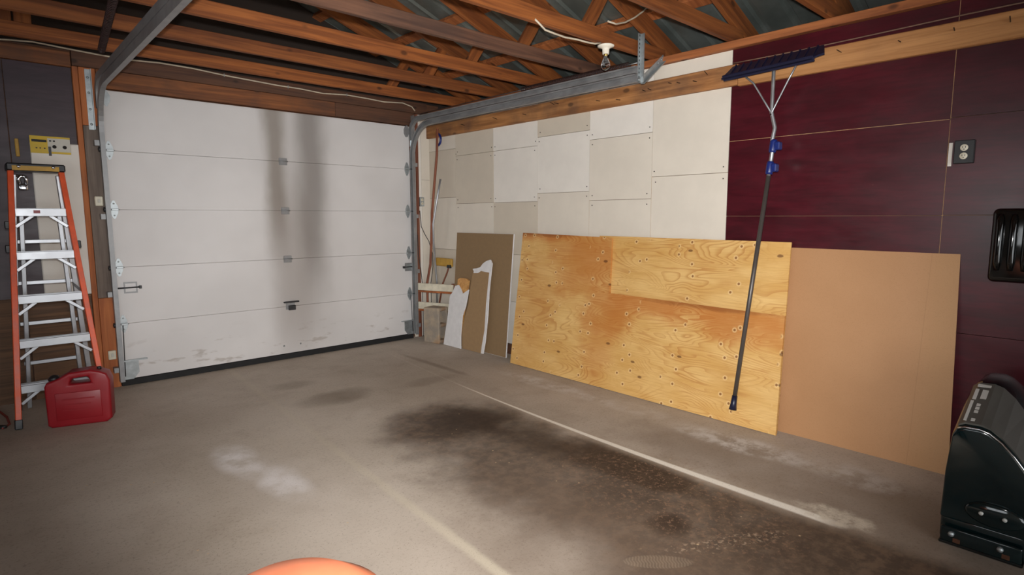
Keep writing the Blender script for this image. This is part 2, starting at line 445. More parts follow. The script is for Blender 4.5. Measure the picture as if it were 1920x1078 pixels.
    # crumbs
    fl_ = m.math('MULTIPLY', m.mapr(m.voro(p, 13), .05, .075, 1, 0), m.mapr(m.noise(p, 1.7, 2), .5, .58))
    c = m.mix(m.math('MULTIPLY', fl_, .75), c, lin(206, 178, 140))
    h = m.math('ADD', n2, m.math('MULTIPLY', n3, .5))
    m.bump(h, .25, .004)
    m.done(c, m.mapr(oil, 0, .6, .75, .6), 0, .3)
m_floor()

def m_block():
    m = NT('cinder'); p = m.obj()
    n = m.noise(p, 9, 4); c = m.mix(m.mapr(n, .35, .65), lin(150, 140, 128), lin(176, 158, 136))
    c = m.mix(m.mapr(m.noise(p, 5, 3), .5, .68, 0, .6), c, lin(168, 128, 92))
    m.bump(m.noise(p, 120, 3), .8, .006); m.done(c, .95)
m_block()
def m_roof():
    m = NT('roof_metal'); p = m.pos()
    c = m.mix(m.mapr(m.noise(p, 3, 4), .3, .7), lin(104, 112, 108), lin(138, 146, 142)); m.done(c, .36, .5)
m_roof()
def m_glass(name, rough=0.0):
    m = NT(name); m.b.inputs['Transmission Weight'].default_value = 1.0; m.b.inputs['IOR'].default_value = 1.45
    m.done((.97, .98, .98, 1), rough)
m_glass('glass')

# ------------------------------------------------------------------ the room
XL, YB = -3.4, -3.2
struct(MB().box(XL-.12, 3.95, YB-.12, FW+.12, -.12, 0).build('floor', 'concrete_floor'))
SL = .37                                         # roof pitch
zlow = lambda x: 2.58+SL*(3.85-x) if x > .25 else 2.58+SL*(3.85-(.5-x))
# right wall: backing, then every sheet of lining
wr = struct(MB().box(W+.016, 3.95, YB, FW, 0, 2.44).build('wall_right', 'wall_core'))
def wpanel(y0, y1, z0, z1, mat, g=.0016, out=None):
    o = random.uniform(-.002, .002) if out is None else out
    return MB().box(W+o, W+.0155, y0+g, y1-g, z0+g, z1-g).build('wall_panel', mat, wr)
Y = [5.012-.61*k for k in range(8)]
A, B_, C_ = 'white_panel_a', 'white_panel_b', 'white_panel_c'
cols = [(FW, Y[0], [0, .52, .99, 1.55, 2.06, 2.44], [B_, C_, B_, C_, B_]),
        (Y[0], Y[1], [0, .5, 1.0, 1.482, 1.98, 2.44], [B_, C_, B_, C_, C_]),
        (Y[1], Y[2], [0, .52, .98, 1.481, 1.98, 2.44], [A, B_, C_, A, A]),
        (Y[2], Y[3], [0, .5, 1.0, 1.552, 2.052, 2.44], [B_, A, B_, A, C_]),
        (Y[3], Y[4], [0, .48, .98, 1.475, 1.97, 2.44], [A, B_, B_, B_, A]),
        (Y[4], Y[5], [0, .55, 1.05, 1.638, 2.44], [B_, B_, B_, B_])]
for y1, y0, zs, ms in cols:
    for a, b, mm in zip(zs[:-1], zs[1:], ms): wpanel(y0, y1, a, b, mm)
for y1, y0, zs in ((Y[5], Y[7], [0, .84, 1.342, 1.843, 2.44]), (Y[7], -.5, [0, .72, 1.344, 1.85, 2.44]), (-.5, -1.72, [0, 1.22, 2.44]), (-1.72, YB, [0, 1.22, 2.44])):
    for a, b in zip(zs[:-1], zs[1:]): wpanel(y0, y1, a, b, 'maroon')
for (y0, y1, z0, z1) in ((Y[7], Y[5], 1.838, 1.848), (Y[7]-.005, Y[7]+.005, 0, 2.44)):
    MB().box(W+.0025, W+.0158, y0, y1, z0, z1).build('seam_edge', 'raw_edge', wr)
for k in range(5):
    MB().box(W+.004, W+.0158, Y[k]-.004, Y[k]+.004, 0, 2.44).build('seam_edge', 'raw_edge', wr)
# screw heads on the white sheets
sm = MB().lathe([(.0045, -.001), (.0045, .0015)], Matrix.Rotation(-math.pi/2, 4, 'Y'), 8).build('screw', 'nail', wr, M=Matrix.Translation((W-.003, 5.0, 2.0)))
for y1, y0, zs, ms in cols[1:]:
    for z in zs[1:-1]:
        for yy in (y0+.03, y1-.03):
            for dz in (-.04, .04):
                piece(sm, 'screw', Matrix.Translation((W-.003, yy+random.uniform(-.008, .008), z+dz)), wr)
struct(MB().box(W-.03, W-.002, YB, 5.3, 0, .1).build('baseboard_right', 'header_dark'))
# ledger boards with nails, top plate
def nails(parent, lst):
    for (py, pz) in lst:
        a = Vector((W-.045, py, pz))
        MB().tube([a+Vector((.01, 0, 0)), a+Vector((-.045, random.uniform(-.008, .008), random.uniform(-.004, .02)))], .0025, 6).build('nail', 'nail', parent)
t1 = struct(MB().box(W-.04, W-.003, 1.905, FW-.01, 2.2, 2.335).build('trim_1', 'ledger_old', bevel=.004))
nails(t1, [(3.55, 2.3), (3.5, 2.3), (3.05, 2.26), (2.85, 2.24), (2.62, 2.27), (2.57, 2.27), (2.4, 2.29), (2.33, 2.28), (2.2, 2.27), (4.3, 2.27), (3.9, 2.26), (4.8, 2.27), (2.12, 2.3)])
t2 = struct(MB().box(W-.04, W-.003, YB, 1.902, 2.192, 2.325).build('trim_2', 'ledger_new', bevel=.004))
nails(t2, [(1.28, 2.28), (.985, 2.275), (.75, 2.28), (.53, 2.27), (1.6, 2.26), (.2, 2.27)])
struct(MB().box(W-.04, 3.95, YB, FW-.05, 2.441, 2.489).build('trim_3', 'wood_y', bevel=.003))
tag(MB().tube([(W-.012, y, 2.352+.006*math.sin(y*3)) for y in [1.95-.15*i for i in range(34)]], .004, 6).build('wall_wire', 'wire_brown'), 'thin grey wire along the top of the pale ledger board on the maroon wall', 'wire')

# front wall
struct(MB().box(3.951, 4.62, YB-.12, FW+.12, 2.40, 2.42).box(4.6, 4.62, YB-.12, FW+.12, 2.42, 2.56).build('trim_4', 'header_dark'))  # soffit and fascia added to shut daylight out of the eaves
struct(MB().box(-4.12, XL-.121, YB-.12, FW+.12, 2.40, 2.42).box(-4.12, -4.1, YB-.12, FW+.12, 2.42, 2.56).build('trim_5', 'header_dark'))  # left eave closed the same way, added against daylight
wf = struct(MB().box(XL, .80, FW, FW+.12, 0, 2.57).box(3.53, 3.95, FW, FW+.12, 0, 2.57).box(.80, 3.53, FW, FW+.12, 2.29, 2.57)
            .build('wall_front', 'header_dark'))
MB().prism([(-4.1, 2.43), (XL, 2.43), (XL, 2.572), (3.95, 2.572), (3.95, 2.43), (4.6, 2.43), (4.6, zlow(4.6)+.183), (.25, zlow(.25)+.183), (-4.1, zlow(-4.1)+.183)], -FW-.12, -FW, Matrix(((1,0,0,0),(0,0,-1,0),(0,1,0,0),(0,0,0,1)))).build('gable_boarding', 'gable_dark', wf)
for a, b in ((XL, -2.2), (-2.2, -.98), (-.98, .24), (.243, .63)):
    MB().box(a+.002, b-.002, FW-.015, FW-.001, .762, 2.44).build('wall_panel', 'maroon_wall', wf)
    MB().box(a+.002, b-.002, FW-.02, FW-.001, 0, .757).build('wall_panel', 'brown_ply', wf)
MB().box(.632, .668, FW-.045, FW-.001, 0, 2.452).build('jamb_board', 'jamb_wood', wf, .003)
for z0, z1, mm in ((0, .72, 'jamb_wood'), (.722, 2.03, 'jamb_grey'), (2.032, 2.452, 'jamb_wood')):
    MB().box(.67, .772, FW-.045, FW-.001, z0, z1).build('jamb_board', mm, wf, .002)
MB().box(XL, .63, FW-.04, FW-.001, 2.442, 2.55).build('plate_board', 'header_wood', wf, .003)
MB().box(.775, 2.69, FW-.05, FW-.001, 2.317, 2.452).build('header_plank', 'header_wood', wf, .003)
MB().box(2.693, 3.6, FW-.048, FW-.001, 2.317, 2.452).build('header_plank', 'header_dark', wf, .003)
MB().box(.635, 3.77, FW-.044, FW-.001, 2.455, 2.57).build('header_plank', 'header_dark', wf, .003)
MB().box(3.625, 3.652, FW-.035, FW-.001, 0, 2.45).build('jamb_board', 'stick_wood', wf, .003)
MB().box(3.575, 3.622, FW-.02, FW-.001, 0, 2.31).build('jamb_board', 'white_panel_b', wf, .002)
MB().box(3.655, 3.698, FW-.012, FW-.001, 0, 2.45).build('wall_panel', A, wf)
for z0, z1 in ((0, .6), (.603, 1.75), (1.753, 2.45)):
    MB().box(3.701, W-.004, FW-.012, FW-.001, z0, z1).build('wall_panel', B_, wf)
# left wall with a window, back wall with an unseen bay added for soft daylight
def z_at(x): return zlow(x)+.14
struct(MB().box(XL-.12, XL, YB, FW, 0, .9).box(XL-.12, XL, YB, FW, 2.1, 2.44).box(XL-.12, XL, YB, -.6, .9, 2.1).box(XL-.12, XL, 2.2, FW, .9, 2.1).build('wall_left', 'plain_wall'))
w1 = empty('window_1', (XL-.06, .8, .9)); struct(w1)
MB().box(XL-.1, XL-.02, -.6, -.54, .9, 2.1).box(XL-.1, XL-.02, 2.14, 2.2, .9, 2.1).box(XL-.1, XL-.02, -.54, 2.14, .9, .96).box(XL-.1, XL-.02, -.54, 2.14, 2.04, 2.1).box(XL-.09, XL-.03, .77, .83, .96, 2.04).build('window_frame', A, w1)
struct(MB().box(XL-.12, -2.9, YB-.12, YB, 0, 2.44).box(2.3, 3.95, YB-.12, YB, 0, 2.44).box(-2.9, 2.3, YB-.12, YB, 2.2, 2.44)
       .prism([(-4.1, 2.43), (4.6, 2.43), (4.6, z_at(4.6)+.043), (.25, z_at(.25)+.043), (-4.1, z_at(-4.1)+.043)], -YB, -YB+.12, Matrix(((1,0,0,0),(0,0,-1,0),(0,1,0,0),(0,0,0,1))))
       .build('wall_back', 'plain_wall'))

# roof: ribbed metal sheets on purlins
ceil = empty('ceiling', (.25, 1.1, 2.44)); struct(ceil)
def ribsheet(x0, x1):
    prof = []                                         # along Y: ribs every 0.2 m
    y = 0
    while y < .8-1e-6:
        prof += [(y, 0), (y+.085, 0), (y+.1, .022), (y+.125, .022), (y+.14, 0)]; y += .2
    prof.append((.8, 0))
    vs = []; n = len(prof)
    for x in (x0, x1):
        for (yy, hh) in prof: vs.append((x, yy, z_at(x)+.042+hh))
    return vs, [(i, i+1, n+i+1, n+i) for i in range(n-1)]
for (xa, xb) in ((4.64, .25), (.25, -4.14)):
    vs, fs = ribsheet(xa, xb)
    src = None
    for k in range(12):
        M = Matrix.Translation((0, YB-.2+.8*k, 0))
        if src is None: src = MB().add(vs, fs).build('roof_sheet', 'roof_metal', ceil, M=M)
        else: piece(src, 'roof_sheet', M, ceil)
for k in range(8):
    for s in (1, -1):
        x = 4.3-.58*k
        xx = x if s > 0 else .5-x
        z = z_at(x)
        beam('purlin', (xx, YB-.1, z+.001), (xx, FW+.1, z+.001), .089, .036, 'wood_y', ceil, up=(SL*s, 0, 1))

# trusses
names = ['first roof truss from the garage door, its bottom chord close to the header', 'second roof truss from the garage door, orange wood bottom chord',
         'third roof truss from the garage door, thick orange wood bottom chord', 'fourth roof truss from the garage door, dark stained bottom chord',
         'roof truss with the bare bulb fixed under its bottom chord', 'sixth roof truss from the garage door, beside the one with the bulb',
         'seventh roof truss from the garage door, above the blue snow rake', 'eighth roof truss from the garage door']
for i in range(13):
    yn = 4.98-.606*i
    if yn < YB+.1: break
    yc = yn+.019
    mt = 'rafter_wood_dark' if i in (3,) else 'rafter_wood'
    t = empty('roof_truss', (.25, yc, 2.49))
    tag(t, names[i] if i < 8 else ['ninth', 'tenth', 'eleventh', 'twelfth', 'thirteenth'][i-8] + ' roof truss from the garage door, toward the added rear opening', 'truss', 'roof trusses')
    beam('bottom_chord', (XL-.1, yc, 2.49), (3.93, yc, 2.49), .038, .092, mt, t)
    for s in (1, -1):
        f = lambda x: x if s > 0 else .5-x
        beam('top_chord', (f(4.5), yc, zlow(4.5)), (f(.25), yc, zlow(.26)), .036, .134, 'rafter_wood', t, up=(SL*s, 0, 1))
        for (xa, za, xb, zb) in ((2.98, 2.56, 3.2, zlow(3.2)+.06), (.30, 2.56, .30, zlow(.3)+.02)):
            beam('web', (f(xa), yc+.001*s, za), (f(xb), yc+.001*s, zb), .033, .089, 'rafter_wood', t, up=(1, 0, 0))

# ------------------------------------------------------------------ garage door
d1 = empty('door_1', ((.77+3.53)/2, D, 0)); struct(d1, 'white sectional garage door with soot streaks')
PZ, ZB = .4502, .0536
seams = [ZB+PZ*k for k in range(6)]
for k in range(5):
    MB().box(.775, 3.525, D, D+.042, seams[k]+.0008, seams[k+1]-.0008).build('door_section', 'door_white', d1, .002)
MB().box(.78, 3.52, D+.03, D+.048, .03, 2.303).build('seam_light_stop', 'door_white', d1)  # backing slab added so daylight cannot leak through the section seams
MB().box(.775, 3.525, D-.004, D+.03, 0.001, .05).build('bottom_seal', 'rubber', d1, .003)
def diamond(cx, cz, name='hinge_plate', h=.07, w=.027, mat='galvanised'):
    Mx = Matrix(((1,0,0,cx),(0,0,-1,D-.0015),(0,1,0,cz),(0,0,0,1)))
    pl = [(-w*.25, h), (w*.25, h), (w, h*.35), (w, -h*.35), (w*.25, -h), (-w*.25, -h), (-w, -h*.35), (-w, h*.35)]
    return Mx, pl
def hinge(cx, cz, side):
    Mx, pl = diamond(cx, cz)
    h = MB().prism(pl, 0, .004, Mx).build('hinge', 'galvanised', d1)
    MB().box(cx-.028, cx+.028, D-.03, D-.006, cz-.008, cz+.008).tube([(cx-.035*side, D-.018, cz), (cx+.035*side, D-.018, cz)], .005, 8).build('roller_bracket', 'galvanised', h, .002)
    MB().tube([(cx+.02*side, D-.035, cz), (cx+.075*side, D-.04, cz)], .005, 8).tube([(cx+.055*side, D-.04, cz), (cx+.072*side, D-.04, cz)], .019, 14).build('roller', 'dark_steel', h)
    for dz in (-.045, .045):
        MB().lathe([(.006, 0), (.006, .004), (.003, .006)], Matrix.Translation((cx, D-.006, cz+dz)) @ Matrix.Rotation(math.pi/2, 4, 'X'), 8).build('bolt', 'galvanised', h)
for k in range(1, 5):
    hinge(.818, seams[k], -1); hinge(3.485, seams[k], 1)
Mx, pl = diamond(.825, 2.245, h=.06); MB().prism(pl, 0, .004, Mx).build('top_bracket', 'galvanised', d1)
Mx, pl = diamond(3.485, 2.25, h=.06); MB().prism(pl, 0, .02, Mx).build('top_bracket', 'track_steel', d1)
for k in (2, 3, 4):
    h = MB().box(2.115, 2.19, D-.006, D+.001, seams[k]-.034, seams[k]+.03).build('center_hinge', 'track_steel', d1, .002)
    MB().tube([(2.112, D-.012, seams[k]), (2.193, D-.012, seams[k])], .006, 10).build('hinge_pin', 'track_steel', h)
hd = MB().box(2.115, 2.2, D-.006, D+.001, seams[1]-.03, seams[1]+.035).build('lift_handle', 'track_steel', d1, .002)
MB().box(2.09, 2.235, D-.03, D-.006, seams[1]+.036, seams[1]+.05).box(2.135, 2.2, D-.028, D-.006, seams[1]-.035, seams[1]+.01).build('handle_grip', 'dark_steel', hd, .003)
for dx in (-.07, .09):
    MB().lathe([(.009, 0), (.007, .006), (.001, .008)], Matrix.Translation((2.15+dx, D, .13)) @ Matrix.Rotation(math.pi/2, 4, 'X'), 10).build('bolt', 'track_steel', d1)
def inside_lock(cx, cz, s):
    l = MB().box(cx-.04, cx+.04, D-.006, D, cz-.04, cz+.04).build('slide_lock', 'door_white' if s > 0 else 'galvanised', d1, .002)
    MB().box(cx-.045, cx+.045, D-.016, D-.004, cz+.034, cz+.044).box(cx-.045, cx+.045, D-.016, D-.004, cz-.044, cz-.034).box(cx-.045, cx-.037, D-.016, D-.004, cz-.034, cz+.034).box(cx+.037, cx+.045, D-.016, D-.004, cz-.034, cz+.034).build('lock_frame', 'track_steel', l)
    MB().tube([(cx-.09*s, D-.014, cz), (cx+.075*s, D-.014, cz)], .006, 8).box(cx+.065*s-.008, cx+.065*s+.008, D-.03, D-.006, cz-.012, cz+.012).build('lock_bolt', 'dark_steel', l)
inside_lock(.885, .79, 1); inside_lock(3.475, .80, -1)
for (x0, x1, s) in ((.79, .90, 1), (3.52, 3.41, -1)):
    a, b = min(x0, x1), max(x0, x1)
    MB().prism([(a, .05), (b-.04*(s > 0), .05), (b, .1), (b, .2), (a, .2)] if s > 0 else [(a+.04, .05), (b, .05), (b, .2), (a, .2), (a, .1)], -D, -D+.004, Matrix(((1,0,0,0),(0,0,-1,0),(0,1,0,0),(0,0,0,1)))).box(a-(.0 if s > 0 else .04), b+(.06 if s > 0 else 0), D-.028, D-.002, .2, .21).build('bottom_bracket', 'galvanised', d1)
for xx in (.80, 3.505):
    MB().tube([(xx+.012*(1 if xx < 2 else -1), D-.012, .5), (xx, D-.02, .08)], .0035, 6).build('lift_cable', 'dark_steel', d1)

# tracks
def cprof(s, w=.056, d=.032, t=.004):       # C channel, mouth towards s
    return [(0, w/2), (d*s, w/2), (d*s, w/2-.012), (d*s-t*s, w/2-.012), (d*s-t*s, w/2-t), (t*s, w/2-t), (t*s, -w/2+t), (d*s-t*s, -w/2+t), (d*s-t*s, -w/2+.012), (d*s, -w/2+.012), (d*s, -w/2), (0, -w/2)]
def arc(cy, cz, r, n=12): return [(cy+r*math.cos(a), cz+r*math.sin(a)) for a in [math.pi/2*i/n for i in range(n+1)]]
def track(x, s, label):
    t = empty('door_track', (x, D-.05, 0)); tag(t, label, 'track', 'garage door tracks')
    yv = D-.045
    low = [(yv, .05), (yv, 1.0), (yv, 1.98)] + arc(yv-.33, 1.98, .33)[1:] + [(4.0, 2.312), (2.53, 2.312)]
    MB().sweep(cprof(s), [(x, y, z) for y, z in low], (1, 0, 0)).build('lower_track', 'track_steel', t)
    up = [(yv+.012, 2.16), (yv+.012, 2.24)] + arc(yv-.118, 2.24, .13)[1:] + [(4.0, 2.37), (2.53, 2.37)]
    MB().sweep(cprof(s, .05), [(x, y, z) for y, z in up], (1, 0, 0)).build('upper_track', 'track_steel', t)
    q = x-s*.004
    for z in (.15, .75, 1.35, 1.9):
        MB().box(min(q, q-s*.03), max(q, q-s*.03), yv-.02, FW-.055 if x < 2 else FW-.04, z-.02, z+.02).build('jamb_bracket', 'track_steel', t)
    return t
tl = track(.757, 1, 'steel garage door track along the left jamb beside the ladder and up under the trusses')
tr = track(3.548, -1, 'steel double garage door track running along the white right wall to the hanger')
# flag bracket on the left jamb
fb = MB().box(.705, .742, FW-.056, FW-.051, 2.0, 2.44).box(.738, .742, FW-.09, FW-.051, 2.0, 2.44).build('flag_bracket', 'galvanised', tl)
for z in (2.04, 2.15, 2.27, 2.38):
    MB().lathe([(.009, 0), (.007, .005), (.001, .006)], Matrix.Translation((.722, FW-.056, z)) @ Matrix.Rotation(math.pi/2, 4, 'X'), 8).build('bolt', 'galvanised', fb)
MB().box(3.553, 3.557, FW-.11, FW-.022, 2.1, 2.42).build('flag_bracket', 'galvanised', tr)
# rear hangers
def hanger(x, t, s):
    hv = MB().box(x-.016, x+.016, 2.531, 2.535, 2.285, 2.62).box(x+(.013 if s > 0 else -.016), x+(.016 if s > 0 else -.013), 2.50, 2.535, 2.285, 2.62).build('hanger_angle', 'galvanised', t)
    for k in range(11):
        MB().box(x-.003, x+.003, 2.5295, 2.5312, 2.32+.028*k, 2.332+.028*k).build('slot', 'print_black', hv)
    MB().lathe([(.014, 0), (.014, .008), (.006, .014)], Matrix.Translation((x, 2.531, 2.305)) @ Matrix.Rotation(math.pi/2, 4, 'X'), 8).build('bolt', 'galvanised', hv)
    Mb = frame((x, 2.52, 2.29), (s*.24, -.05, .215), (0, 1, 0))
    br = MB().obox(Mb, 0, .30, -.002, .002, -.02, .02).obox(Mb, 0, .30, -.03, .002, -.02, -.016).build('brace_angle', 'galvanised', t)
    for k in (.22, .26):
        p = Mb @ Vector((k, -.004, .004))
        MB().lathe([(.007, 0), (.006, .006), (.001, .008)], Matrix.Translation(p) @ Matrix.Rotation(math.pi/2, 4, 'X'), 8).build('bolt', 'galvanised', br)
hanger(3.565, tr, 1); hanger(.74, tl, -1)
def spring(p0, p1, r, turns, t, wire=.0035):
    p0 = Vector(p0); p1 = Vector(p1); ax = (p1-p0).normalized(); u = ax.orthogonal().normalized(); w = ax.cross(u); n = turns*9
    s = MB().tube([p0+(p1-p0)*(i/n)+(u*math.cos(2*math.pi*i/9)+w*math.sin(2*math.pi*i/9))*r for i in range(n+1)], wire, 4).build('tension_spring', 'spring_steel', t)
    MB().tube([p0-ax*.07, p0+ax*.03], .004, 6).build('spring_hook', 'galvanised', s)
    MB().tube([p1-ax*.03, p1+ax*.05], .004, 6).build('spring_hook', 'galvanised', s)
spring((3.585, 2.63, 2.43), (3.585, 3.75, 2.43), .019, 80, tr)
sa, sb = at(190, 94, 2, 2.455), at(212, 0, 2, 2.455)
spring(sa, sb+(sb-sa)*1.3, .02, 90, tl)
MB().tube([(3.585, 3.8, 2.43), (3.56, 5.28, 2.42)], .003, 6).build('lift_cable', 'dark_steel', tr)

# ------------------------------------------------------------------ ladder
LX = .345
lad = empty('step_ladder', (LX, 4.95, 0)); tag(lad, 'orange and aluminium step ladder standing open beside the garage door', 'ladder')
fy = lambda z: 4.775+.325*z/1.69
hwid = lambda z: .235-.105*z/1.69
for s in (-1, 1):
    p0 = Vector((LX+s*hwid(0), fy(0), .012)); p1 = Vector((LX+s*hwid(1.65), fy(1.65), 1.65))
    Mr = frame(p0, p1-p0, (0, 1, 0)); L = (p1-p0).length
    w = MB().obox(Mr, 0, L, -.03, .03, -.002, .002).obox(Mr, 0, L, -.032, -.028, -.018 if s < 0 else -.002, .002 if s < 0 else .018).obox(Mr, 0, L, .028, .032, -.018 if s < 0 else -.002, .002 if s < 0 else .018)
    MB().obox(Mr, 0, L, -.033, .033, -.016, .016).build('rail', 'orange_fibreglass', lad, .003)
    MB().obox(Mr, -.012, .05, -.036, .036, -.02, .02).build('rail_foot', 'black_plastic', lad, .004)
    # rear frame: outer and inner aluminium rails
    q0 = Vector((LX+s*.215, 5.25, .012)); q1 = Vector((LX+s*.12, 5.13, 1.63)); Mq = frame(q0, q1-q0, (0, 1, 0))
    MB().obox(Mq, 0, (q1-q0).length, -.02, .02, -.016, .016).build('rear_rail', 'aluminium', lad, .003)
    MB().obox(Mq, -.012, .04, -.024, .024, -.02, .02).build('rail_foot', 'black_plastic', lad, .004)
    q0 = Vector((LX+s*.155, 5.2, .02)); q1 = Vector((LX+s*.1, 5.1, 1.36)); Mq = frame(q0, q1-q0, (0, 1, 0))
    MB().obox(Mq, 0, (q1-q0).length, -.016, .016, -.013, .013).build('inner_rail', 'aluminium', lad, .003)
for k in range(5):
    z = .27+.283*k; y = fy(z); h = hwid(z)-.014
    st = MB().box(LX-h, LX+h, y-.03, y+.06, z-.006, z).box(LX-h, LX+h, y-.034, y-.028, z-.05, z).box(LX-h, LX+h, y+.056, y+.06, z-.035, z).build('step', 'aluminium', lad, .002)
    for j in range(3):
        MB().box(LX-h, LX+h, y-.018+.022*j, y-.01+.022*j, z-.0005, z+.003).build('tread_rib', 'aluminium', st)
    for s in (-1, 1):
        a = Vector((LX+s*(h+.004), y-.012, z-.12)); b = Vector((LX+s*(h-.09), y-.012, z-.045))
        beam('step_brace', a, b, .02, .012, 'aluminium', lad, up=(0, -1, 0), bevel=.002)
    yr = 5.24-.115*z/1.63
    if k < 4: MB().box(LX-.16, LX+.16, yr-.012, yr+.012, z+.05, z+.075).build('rear_bar', 'aluminium', lad, .002)
yt = fy(1.66)
cap = MB().box(LX-.155, LX+.155, yt-.05, yt+.13, 1.65, 1.70).build('top_cap', 'black_plastic', lad, .008)
MB().box(LX-.125, LX+.12, yt-.054, yt-.048, 1.653, 1.683).build('cap_label', 'yellow_wood', cap)
for dx in (-.09, .09):
    MB().lathe([(.012, 0), (.01, .004), (.001, .006)], Matrix.Translation((LX+dx, yt-.054, 1.678)) @ Matrix.Rotation(math.pi/2, 4, 'X'), 10).build('rivet', 'chrome', cap)
for (s, z) in ((-1, 1.30), (-1, 1.145), (1, 1.165)):
    MB().box(LX+s*(hwid(z)+.017)-.02, LX+s*(hwid(z)+.017)+.02, fy(z)+.0, fy(z)+.05, z-.03, z+.02).build('bumper', 'black_plastic', lad, .004)
for s in (-1, 1):
    beam('spreader', (LX+s*.165, fy(.84)+.03, .84), (LX+s*.15, 5.18, .86), .004, .025, 'aluminium', lad)
MB().box(LX-.04, LX-.005, fy(1.4)-.036, fy(1.4)-.0335, 1.372, 1.392).build('step_label', 'red_plastic', lad)

# ------------------------------------------------------------------ fuel can
gc = empty('fuel_can', (.42, 4.70, 0)); tag(gc, 'red plastic fuel can on the floor in front of the ladder', 'fuel can')
g0 = Vector((.247, 4.645, 0)); gx = Vector((.285, -.088, 0)).normalized()
MG = frame(g0, gx, (-gx.y, gx.x, 0))
GL, GW, GH = .345, .135, .36
out = [(0, .018), (.02, 0), (GL-.03, 0), (GL, .025), (GL+.004, .28), (GL-.012, .325), (GL-.05, .345), (.245, .36), (.13, .352), (.075, .318), (.01, .295), (-.002, .27)]
hole = [(.125, .272), (.245, .275), (.232, .318), (.142, .312)]
def ext(poly, y0, y1): return MB().prism(poly, y0, y1, MG @ Matrix(((1,0,0,0),(0,0,1,0),(0,1,0,0),(0,0,0,1))))
me = bpy.data.meshes.new('can_body'); bm = bmesh.new()
ring_o = [bm.verts.new((a, 0, b)) for a, b in out]; ring_h = [bm.verts.new((a, 0, b)) for a, b in hole]
eo = [bm.edges.new((ring_o[i], ring_o[(i+1) % len(out)])) for i in range(len(out))]
eh = [bm.edges.new((ring_h[i], ring_h[(i+1) % 4])) for i in range(4)]
r = bmesh.ops.triangle_fill(bm, edges=eo+eh, use_beauty=True)
fs = [f for f in bm.faces]
ex = bmesh.ops.extrude_face_region(bm, geom=fs)
bmesh.ops.translate(bm, verts=[v for v in ex['geom'] if isinstance(v, bmesh.types.BMVert)], vec=(0, GW, 0))
bmesh.ops.recalc_face_normals(bm, faces=bm.faces)
es = [e for e in bm.edges if len(e.link_faces) == 2 and e.calc_face_angle(0) > .9]
bmesh.ops.bevel(bm, geom=es, offset=.02, segments=3, affect='EDGES', profile=.5, clamp_overlap=True)
for f in bm.faces: f.smooth = True
bm.to_mesh(me); bm.free(); me.materials.append(MAT['red_plastic'])
gb = link('can_body', me, MG, gc)
MB().obox(MG, .05, GL-.05, -.004, .004, .045, .225).build('side_panel', 'red_plastic', gb, .0035, seg=2)
for k in range(3):
    MB().obox(MG, .085, GL-.085-.02*k, -.0058, -.003, .175-.035*k, .183-.035*k).build('embossing', 'red_plastic', gb, .001)
sp0 = MG @ Vector((.04, GW/2, .305))
sd = (MG.to_3x3() @ Vector((-.35, 0, 1))).normalized()
Ms = frame(sp0, sd.cross(Vector((0, 1, 0))), sd); Ms = frame(sp0-sd*.012, Vector((0, 1, 0)).cross(sd), Vector((0, 1, 0)))
Ms = Matrix.Translation(sp0-sd*.015) @ sd.to_track_quat('Z', 'Y').to_matrix().to_4x4()
MB().lathe([(.03, 0), (.03, .03), (.024, .034), (.012, .042), (.001, .044)], Ms, 18).build('cap', 'black_plastic', gc)
MB().lathe([(.013, 0), (.013, .018), (.001, .02)], Matrix.Translation(MG @ Vector((.285, GW/2, .345))), 12).build('vent_cap', 'black_plastic', gc)

# ------------------------------------------------------------------ things on the front wall by the ladder
tag(MB().box(.35, .657, FW-.03, FW-.016, .76, 1.885).build('white_board', A, bevel=.006), 'upright white board on the wall behind the step ladder', 'board')
yb = empty('instruction_label', (.465, FW-.035, 1.80)); tag(yb, 'yellow and white printed card hung above the white board behind the ladder', 'sign')
MB().box(.35, .582, FW-.046, FW-.032, 1.806, 1.928).build('card', 'label_white', yb, .002)
MB().box(.35, .45, FW-.048, FW-.045, 1.806, 1.928).box(.45, .582, FW-.048, FW-.045, 1.915, 1.928).box(.45, .582, FW-.048, FW-.045, 1.806, 1.82).build('yellow_field', 'yellow_paint', yb)
MB().box(.36, .445, FW-.0495, FW-.0475, 1.885, 1.902).box(.46, .472, FW-.0495, FW-.0455, 1.892, 1.902).box(.482, .494, FW-.0495, FW-.0455, 1.892, 1.902).box(.38, .39, FW-.0495, FW-.0475, 1.838, 1.846).box(.402, .41, FW-.0495, FW-.0475, 1.838, 1.846).box(.426, .436, FW-.0495, FW-.0475, 1.838, 1.846).build('print', 'print_black', yb)
MB().box(.452, .468, FW-.05, FW-.045, 1.79, 1.855).build('dark_tab', 'dark_steel', yb)
for xx in (.488, .548):
    MB().lathe([(.013, 0), (.011, .008), (.001, .01)], Matrix.Translation((xx, FW-.045, 1.856)) @ Matrix.Rotation(math.pi/2, 4, 'X'), 12).build('black_dot', 'print_black', yb)
hk = empty('chrome_hasp', (.29, FW-.03, 1.53)); tag(hk, 'shiny chrome padlock and hasp on the dark panel behind the ladder', 'padlock')
MB().box(.262, .318, FW-.05, FW-.016, 1.535, 1.585).build('lock_body', 'chrome', hk, .012, seg=3)
MB().tube([(.272, FW-.034, 1.58), (.268, FW-.034, 1.62), (.282, FW-.034, 1.637), (.30, FW-.034, 1.637), (.312, FW-.034, 1.62), (.308, FW-.034, 1.58)], .012, 10).build('shackle', 'chrome', hk)
MB().box(.25, .275, FW-.03, FW-.016, 1.60, 1.65).build('staple', 'chrome', hk, .01, seg=2)
tag(MB().box(.268, .29, FW-.034, FW-.016, 1.775, 1.90).build('wood_peg', 'yellow_wood', bevel=.004), 'small tan wooden peg on the dark panel left of the yellow card', 'peg')
